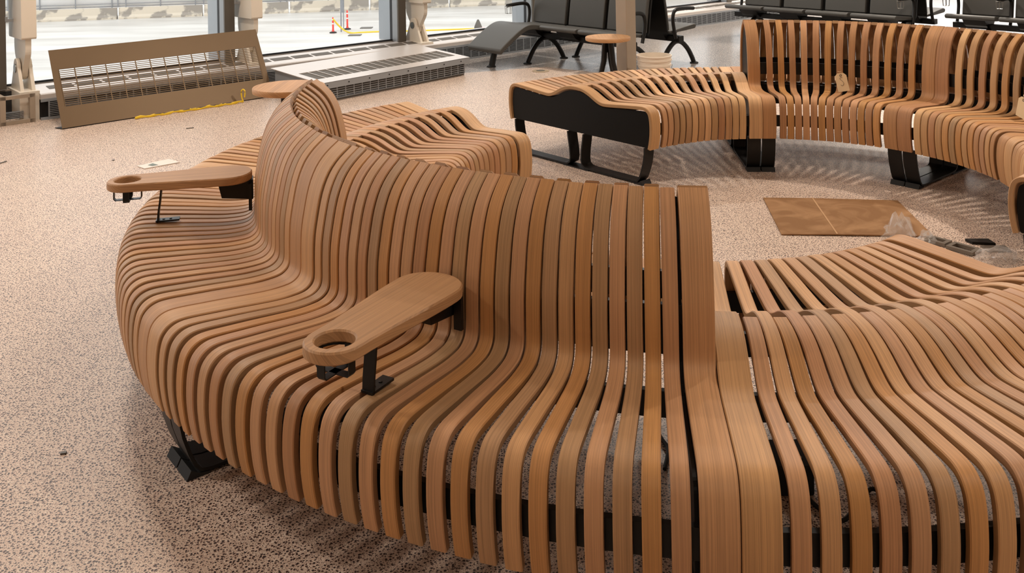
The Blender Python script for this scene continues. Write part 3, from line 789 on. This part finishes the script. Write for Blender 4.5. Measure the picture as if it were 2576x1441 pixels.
sheet('side_margin', 0, .05, H * .265, H * .745); sheet('side_margin', Lp - .05, Lp, H * .265, H * .745)
grid_panel(pn, 'grille', lambda a, b: PP(a, b) - nr * .003, M_BRONZE, .05, Lp - .05, H * .265, H * .745, 14, 20, .008, .0052, .003, nr)
m = MB(); m.prism([bl, br, br + NW * .09 - ZU * .002, bl + NW * .09 - UW * .03 - ZU * .002], ZU * .004); m.obj('flange', M_BLACK, pn, smooth=0)

# deep silver convector cover standing before the heater
g0 = Vector((ground(860, 250).x, ground(860, 250).y, 0)); g1 = Vector((ground(1170.5, 188.6).x, ground(1170.5, 188.6).y, 0))
dx = (g1 - g0).normalized(); gy = Vector((-dx.y, dx.x, 0)); fr_l = g1 - dx * 2.0; L_CUT = .10
cv = thing('convector_cover', (g0 + g1) / 2, 'wide silver convector cover with sloping grille top standing out from the windows', 'heater')
Q = lambda a, b, z: fr_l + dx * a + gy * b + ZU * z
zt = lambda b: .182 + b * .085
DEP = .70
A0c = .21
m = MB()
for b0, b1 in ((-.035, .105), (.38, DEP)):
    m.prism([Q(A0c - .02, b0, zt(b0)), Q(2.03, b0, zt(b0)), Q(2.03, b1, zt(b1)), Q(A0c - .02, b1, zt(b1))], ZU * -.006)
for a0, a1 in ((A0c - .02, A0c + .05), (1.97, 2.03)):
    m.prism([Q(a0, .105, zt(.105)), Q(a1, .105, zt(.105)), Q(a1, .38, zt(.38)), Q(a0, .38, zt(.38))], ZU * -.006)
stuff_lid = m.obj('lid', M_SILVER, cv, smooth=0)
NB = 17; SP = 1.92 - A0c
for k in range(NB):
    a0, a1 = A0c + .05 + SP * k / NB, A0c + .05 + SP * (k + 1) / NB
    b0, b1 = .105, .38
    m = MB(); m.prism([Q(a0, b0, zt(b0) - .006), Q(a1, b0, zt(b0) - .006), Q(a1, b1, zt(b1) - .006), Q(a0, b1, zt(b1) - .006)], ZU * -.004)
    m.obj('grille_insert', M_SLOT, cv, smooth=0)
    if k:
        m = MB(); m.prism([Q(a0 - .004, b0, zt(b0) - .0055), Q(a0 + .004, b0, zt(b0) - .0055), Q(a0 + .004, b1, zt(b1) - .0055), Q(a0 - .004, b1, zt(b1) - .0055)], ZU * .005); m.obj('divider', M_SILVER, cv, smooth=0)
m = MB(); m.prism([Q(.19, -.035, zt(-.035)), Q(2.03, -.035, zt(-.035)), Q(2.03, -.035, .122), Q(.19, -.035, .122)], gy * .006); m.obj('lip', M_GREYM, cv, smooth=0)
for k in range(8):
    m = MB(); m.lathe((0, 0, 0), [(.006, -.003), (.006, .003)], 8); c = Q(.26 + .235 * k, -.037, .152)
    m.v = [tuple(c + dx * p[0] + ZU * p[1] + gy * p[2]) for p in m.v]; m.obj('screw', M_SLOTD, cv, smooth=0)
m = MB(); m.box(Q(1.105, .02, .012), dx * .895, gy * .006, ZU * .010); m.box(Q(1.105, .06, .075), dx * .875, gy * .004, ZU * .055); m.obj('base_sheet', M_DARKM, cv, smooth=0)
grid_panel(cv, 'front_grille', lambda a, b: Q(a, .012, b), M_GREYM, .21, 2.0, .02, .135, 19, 6, .010, .007, .004, gy)
for a in (.21, 1.992):
    m = MB(); m.prism([Q(a, .012, .002), Q(a, .66, .002), Q(a, .66, zt(.66) - .01), Q(a, .012, zt(.012) - .01)], dx * .004); m.obj('end_sheet', M_GREYM, cv, smooth=0)

# tapered cream facade columns on pinned feet
names = ['nearest cream steel column with pinned foot at the left edge of the windows', 'cream steel column rising behind the leaning bronze panel', 'cream steel column whose pinned foot stands behind the silver convector cover', 'cream steel column behind the black chairs', 'farthest cream steel column at the end of the row']
for k in range(5):
    sc = -.105 + 1.975 * k
    t = thing('steel_column', W(sc + .05, .22, 0), names[k], 'column', 'facade columns')
    n0, n1 = .045, .445; z0 = .655
    m = MB(); poly = [(n0, CEIL_Z), (n0, z0 + .012), (n0 + .012, z0), (n1 - .012, z0 + .0), (n1, z0 + .012), (n1, CEIL_Z)]
    m.prism([W(sc, n, z) for n, z in poly], UW * .115); m.obj('box_shaft', M_MAST, t, smooth=0, bevel=.006)
    m = MB(); poly = [(.075, z0 + .02)] + smooth_path([(.075, .60), (.085, .53), (.13, .46), (.175, .40), (.195, .34)], 4) + [(.245, .31)] + smooth_path([(.295, .34), (.315, .40), (.36, .46), (.405, .53), (.415, .60)], 4) + [(.415, z0 + .02)]
    m.prism([W(sc + .035, n, z) for n, z in poly], UW * .045); m.obj('tongue', M_MAST, t, smooth=0)
    for q in (.0, .085):
        arc = [(.245 + .062 * math.cos(a * PI / 10), .415 + .075 * math.sin(a * PI / 10)) for a in range(11)]
        poly = [(.425, .20)] + [(.395, .235)] + arc + [(.095, .235), (.065, .20)]
        m = MB(); m.prism([W(sc + q, n, z) for n, z in poly], UW * .028); m.obj('clevis_plate', M_MAST, t, smooth=0, bevel=.004)
    m = MB(); m.lathe((0, 0, 0), [(.036, -.008), (.036, .12), (.0, .12)], 20); c = W(sc, .245, .41)
    m.v = [tuple(c + NW * p[0] + ZU * p[1] + UW * p[2]) for p in m.v]; m.obj('pin', M_STEEL, t)
    m = MB(); m.box(W(sc + .055, .245, .118), UW * .075, NW * .20, ZU * .118); m.obj('base_block', M_MAST, t, smooth=0)
    m = MB()
    for z in (.80, .98): m.box(W(sc - .03, .30, z), UW * .03, NW * .02, ZU * .012); m.box(W(sc - .055, .30, z + .012), UW * .01, NW * .03, ZU * .02)
    m.obj('cleat', M_GREYM, t, smooth=0)

# square tan post
pc = ground(1577, 218); pc.z = 0
t = thing('square_post', pc, 'square tan steel post rising beside the small round table', 'post')
m = MB(); m.box(pc + ZU * CEIL_Z / 2, UW * .066, NW * .066, ZU * CEIL_Z / 2); m.obj('shaft', M_POST, t, smooth=0, bevel=.008)
m = MB(); m.box(pc + ZU * .006, UW * .10, NW * .10, ZU * .006); m.obj('base_plate', M_POST, t, smooth=0)

# bucket
bc = ground(1647, 233); bc.z = 0
t = thing('bucket', bc, 'white plastic bucket on the floor right of the tan post', 'bucket')
zt_, k = .33, 1.0
m = MB(); m.lathe(bc, [(.125, .0), (.130, .01), (.142, .24), (.150, .245), (.150, .262), (.145, .265), (.146, .285), (.155, .29), (.155, .303), (.148, .306), (.149, .322), (.156, .325), (.156, .335), (.149, .336), (.140, .30), (.128, .02), (.0, .015)], 40); m.obj('pail', M_BUCKET, t, smooth=40)
m = MB(); h = [bc + Vector((-.157, -.02, .25)), bc + Vector((-.13, -.12, .21)), bc + Vector((-.03, -.165, .16)), bc + Vector((.09, -.14, .15)), bc + Vector((.157, -.02, .25))]
m.tube(smooth_path([tuple(p) for p in h], 5), .003, 6); m.obj('wire_handle', M_STEEL, t)

# ------------------------------------------------------------------ black tandem seating (along the wall axes; face = -1 looks to -s, +1 to +s)
def tandem(name, sb, n_first, count, face, label, chaise=False, arms=(), legs_at=(), beam_ext=.1, pitch=.57, cups=()):
    t = thing(name, W(sb, n_first - pitch * (count - 1) / 2, 0), label, 'seating', 'black tandem seats')
    f = face; nlast = n_first - pitch * (count - 1)
    m = MB(); m.box(W(sb, (n_first + nlast) / 2, .285), UW * .04, NW * ((n_first - nlast) / 2 + pitch / 2 - .04 + beam_ext * .3), ZU * .03); m.obj('beam', M_BLACK, t, smooth=0, bevel=.005)
    for k in range(count):
        nc = n_first - pitch * k; wd = pitch - .035
        # seat cushion
        pr = [(.245, .375), (.262, .395), (.255, .417), (.22, .425), (.08, .408), (-.08, .388), (-.17, .385), (-.185, .372), (-.17, .355), (.05, .362), (.22, .372)]
        if chaise and k == 0:
            pr = smooth_path([(.20, .418), (.33, .436), (.44, .415), (.58, .34), (.71, .255), (.765, .215)], 4)
            low = [(a - .01, b - .055) for a, b in pr][::-1]
            pr = [(-.17, .385), (-.05, .388), (.10, .40)] + pr + [(.772, .195)] + low + [(.05, .355), (-.17, .35)]
        m = MB(); m.prism([W(sb + f * a, nc - wd / 2, z) for a, z in pr], NW * wd); m.obj('seat', M_VINYL, t, smooth=50, bevel=.014)
        # backrest
        bk = smooth_path([(-.165, .39), (-.180, .50), (-.205, .66), (-.245, .86), (-.270, .97)], 4)
        m = MB(); bb = bk + [(-.288, .975)] + [(a - .045, z - .005) for a, z in reversed(bk)]
        m.prism([W(sb + f * a, nc - wd / 2 + .01, z) for a, z in bb], NW * (wd - .02)); m.obj('backrest', M_VINYL, t, smooth=50, bevel=.014)
        m = MB(); m.prism([W(sb + f * a, nc - wd / 2 - .006, z) for a, z in [(-.205, .36)] + [(a - .046, z) for a, z in bk] + [(a - .062, z) for a, z in reversed(bk)]], NW * (wd + .012)); m.obj('back_shell', M_BLACK, t, smooth=50)
        # carrier under the seat
        m = MB(); m.prism([W(sb + f * a, nc - .12, z) for a, z in ((.16, .372), (.10, .30), (.04, .27), (-.06, .27), (-.12, .35))], NW * .24); m.obj('seat_carrier', M_BLACK, t, smooth=0)
    for q in arms:
        n0 = n_first + pitch / 2 - pitch * q
        pth = smooth_path([(-.10, .30), (-.13, .40), (-.145, .50), (-.125, .575), (-.06, .60), (.06, .600), (.19, .590)], 4)
        m = MB(); m.tube([W(sb + f * a, n0, z) for a, z in pth], [.018] * (len(pth) - 12) + [.020] * 12, 8, 1.0, up=tuple(NW)); ar = m.obj('armrest', M_BLACK, t)
        if q in cups:
            m = MB(); cc = W(sb + f * .17, n0, .585)
            for a in range(3):
                v = Vector((math.cos(a * PI / 3), math.sin(a * PI / 3), 0)); m.tube([cc + v * .04, cc + v * .034 - ZU * .08, cc - v * .034 - ZU * .08, cc - v * .04], .003, 5)
            m.tube([cc + Vector((.04 * math.cos(a * PI / 8), .04 * math.sin(a * PI / 8), 0)) for a in range(16)], .003, 5, closed=True)
            m.obj('cup_holder', M_STEEL, ar)
    for n0 in legs_at:
        arc = smooth_path([(-.265, .014), (-.235, .07), (-.17, .16), (-.08, .235), (0, .258), (.08, .235), (.17, .16), (.235, .07), (.265, .014)], 4)
        m = MB(); m.tube([W(sb + a, n0, z) for a, z in arc], .026, 8, .9, up=(0, 0, 1)); lg = m.obj('leg', M_BLACK, t)
        for a in (-.272, .272):
            m = MB(); m.lathe(W(sb + a, n0, 0), [(.045, 0), (.045, .010), (.030, .016), (0, .016)], 16); m.obj('foot', M_RUB, lg)
    if chaise:
        m = MB(); m.tube([W(sb + f * .665, n_first, .0), W(sb + f * .60, n_first, .24)], .030, 8, 1.2); lg = m.obj('leg', M_BLACK, t)
        m = MB(); m.lathe(W(sb + f * .67, n_first, 0), [(.048, 0), (.048, .010), (.03, .016), (0, .016)], 16); m.obj('foot', M_RUB, lg)
    return t
tandem('tandem_seat', 4.92, -.60, 3, -1, 'black tandem seat with a chaise footrest, behind the tan post', True, arms=(0, 3), legs_at=(-.73, -2.0), cups=(0,))
tandem('tandem_seat', 5.62, -.62, 3, 1, 'black tandem seat seen from behind, back to back with the chaise seat', False, arms=(0, 3), legs_at=(-.76, -1.98))
tandem('tandem_seat', 8.03, -1.27, 4, -1, 'row of four black seats above the rear backrest', False, arms=(0, 4), legs_at=(-1.3, -2.9), cups=(4,))
tandem('tandem_seat', 8.72, -1.27, 4, 1, 'black seats facing away, behind the row of four', False, arms=(0, 4), legs_at=(-1.3, -2.9))
tandem('tandem_seat', 8.62, -3.78, 3, -1, 'black seats in the top right corner beyond the gap', False, arms=(0, 1), legs_at=(-3.9, -5.0), cups=(0, 1))

# ------------------------------------------------------------------ outside: apron, barrier, fence, markers
ZA = -5.0
def out(x, y, z=ZA): return ground(x, y, z)
ap = MB(); ap.prism([Vector((-90, 6, ZA)), Vector((70, 6, ZA)), Vector((70, 140, ZA)), Vector((-90, 140, ZA))], (0, 0, -.3)); structure(ap.obj('ground', M_APRON, smooth=0))
b0, b1 = out(80, 55.5), out(1500, 4.0)
bd = (b1 - b0).normalized(); bn = Vector((-bd.y, bd.x, 0))
px = [-330, 80, 297, 512, 728, 930, 1130, 1330, 1530, 1730, 1930]
def on_bar(x):                                # where the picture column x meets the barrier line
    r = out(x, 30); k = (b0.x * r.y - b0.y * r.x) / (bd.y * r.x - bd.x * r.y); return b0 + bd * k
for k in range(len(px) - 1):
    p, q = on_bar(px[k]), on_bar(px[k + 1]); L = (q - p).length
    m = MB(); m.prism([p + bd * .06 + bn * a + ZU * z for a, z in ((-.25, 0), (-.25, .12), (-.12, .30), (-.09, .78), (.09, .78), (.12, .30), (.25, .12), (.25, 0))], bd * (L - .12))
    nm = ['concrete barrier block at the far left, behind the first cream column', 'stained concrete barrier block left of the pale fence joint, above the leaning panel', 'grey patched concrete barrier block above the middle of the leaning panel', 'concrete barrier block behind the second grey mullion', 'concrete barrier block behind the red markers, left of the third mullion', 'concrete barrier block behind the third grey mullion and cream column', 'concrete barrier block in the pane right of the third cream column', 'concrete barrier block behind the chaise of the black seats', 'concrete barrier block behind the black chair backs', 'concrete barrier block at the far right of the apron'][k]
    tag(m.obj('concrete_barrier', M_BARR, smooth=0, origin=p), nm, 'barrier', 'apron barrier blocks')
fe = thing('fence', on_bar(600), 'fence with white sheeting on top of the concrete barrier', 'fence')
for x in (-120, 20, 100, 190, 282, 297, 317, 404, 492, 513, 706, 722, 740, 826, 905, 1010, 1110, 1210, 1400, 1600, 1800):
    p = on_bar(x); m = MB(); m.tube([p + ZU * .78, p + ZU * 4.5], .035, 8); m.obj('fence_post', M_GALV, fe)
p, q = on_bar(-330), on_bar(1930)
for z in (.86, 1.05): 
    m = MB(); m.tube([p + ZU * z, q + ZU * z], .02, 6); m.obj('fence_rail', M_GALV, fe)
m = MB(); nn = 80; vs = []; fs = []
for i in range(nn + 1):
    c = p.lerp(q, i / nn) + bn * (.10 + .05 * math.sin(i * 1.3)); vs += [c + ZU * .80, c + ZU * 4.5]
for i in range(nn): fs.append((2 * i, 2 * i + 2, 2 * i + 3, 2 * i + 1))
m.add(vs, fs); sh = m.obj('sheeting', M_FABRIC, fe); sm = sh.modifiers.new('thick', 'SOLIDIFY'); sm.thickness = .01
def marker(x, y, h, label):
    c = out(x, y); t = thing('delineator', c, label, 'marker', 'red delineator posts'); r = .055
    m = MB(); m.lathe(c, [(.21, 0), (.21, .05), (.10, .09), (0, .09)], 16); m.obj('base', M_RUB, t)
    m = MB(); m.lathe(c, [(r + .03, .08), (r, .2), (r * .9, h - .1), (r * .5, h), (0, h)], 14); m.obj('post', M_RED, t)
    for z in (.55, .8): 
        m = MB(); m.lathe(c, [(r + .006, h * z), (r + .006, h * z + .07)], 14); m.obj('band', M_WHITE, t)
    return t
marker(838, 83, .92, 'shorter red delineator post on a black base, left of the grey pole')
marker(874, 74, 1.15, 'taller red delineator post with white bands, right of the grey pole')
def pole(x, y0, y1, label, r=.05, mat=M_GALV):
    c = out(x, y0); h = (y0 - y1) * c.y / F_PX
    m = MB(); m.tube([c, c + ZU * h], r, 8); return tag(m.obj('pole', mat, origin=c), label, 'pole')
pole(858.5, 80, 10, 'thin dark pole left of the taller red marker', .04); pole(864.6, 76, 20, 'thin dark pole touching the taller red marker', .03)
pole(861, 31, -40, 'thick pale grey pole in front of the barrier', .14)
ho = [(838, 48), (850, 62), (866, 76), (884, 83), (905, 82), (950, 80), (1000, 79), (1120, 75), (1225, 71)]
pts = [out(x, y, ZA + .03 + (0 if k > 2 else (.80, .45, .12)[k])) for k, (x, y) in enumerate(ho)]
m = MB(); m.tube(smooth_path([tuple(p) for p in pts], 5), .05, 6); tag(m.obj('barrier_tape', M_YEL, origin=out(838, 83)), 'yellow tape trailing from the red markers across the apron', 'tape')
for x, y, lb in ((893, 89, 'small dark drain plate near the taller red marker'), (922, 70.5, 'small dark drain plate right of the red markers')):
    c = out(x, y); m = MB(); m.box(c + ZU * .02, (.35, 0, 0), (0, .3, 0), (0, 0, .02)); tag(m.obj('drain_plate', M_DARKM, smooth=0, origin=c), lb, 'drain')
c = W(4.55, .9, -.0); c = ground(1200, 76, -1.0); c.z = ZA
c = out(1203, 75); t = thing('tool_bag', c, 'small dark and red object on the apron just above the sill', 'bag')
m = MB(); m.lathe(c, [(.25, 0), (.22, .2), (.12, .45), (.05, .6), (0, .6)], 10); m.obj('dark_part', M_DARKM, t)
m = MB(); m.lathe(c + Vector((.35, -.1, 0)), [(.28, 0), (.25, .12), (0, .16)], 10); m.obj('red_part', M_RED, t)
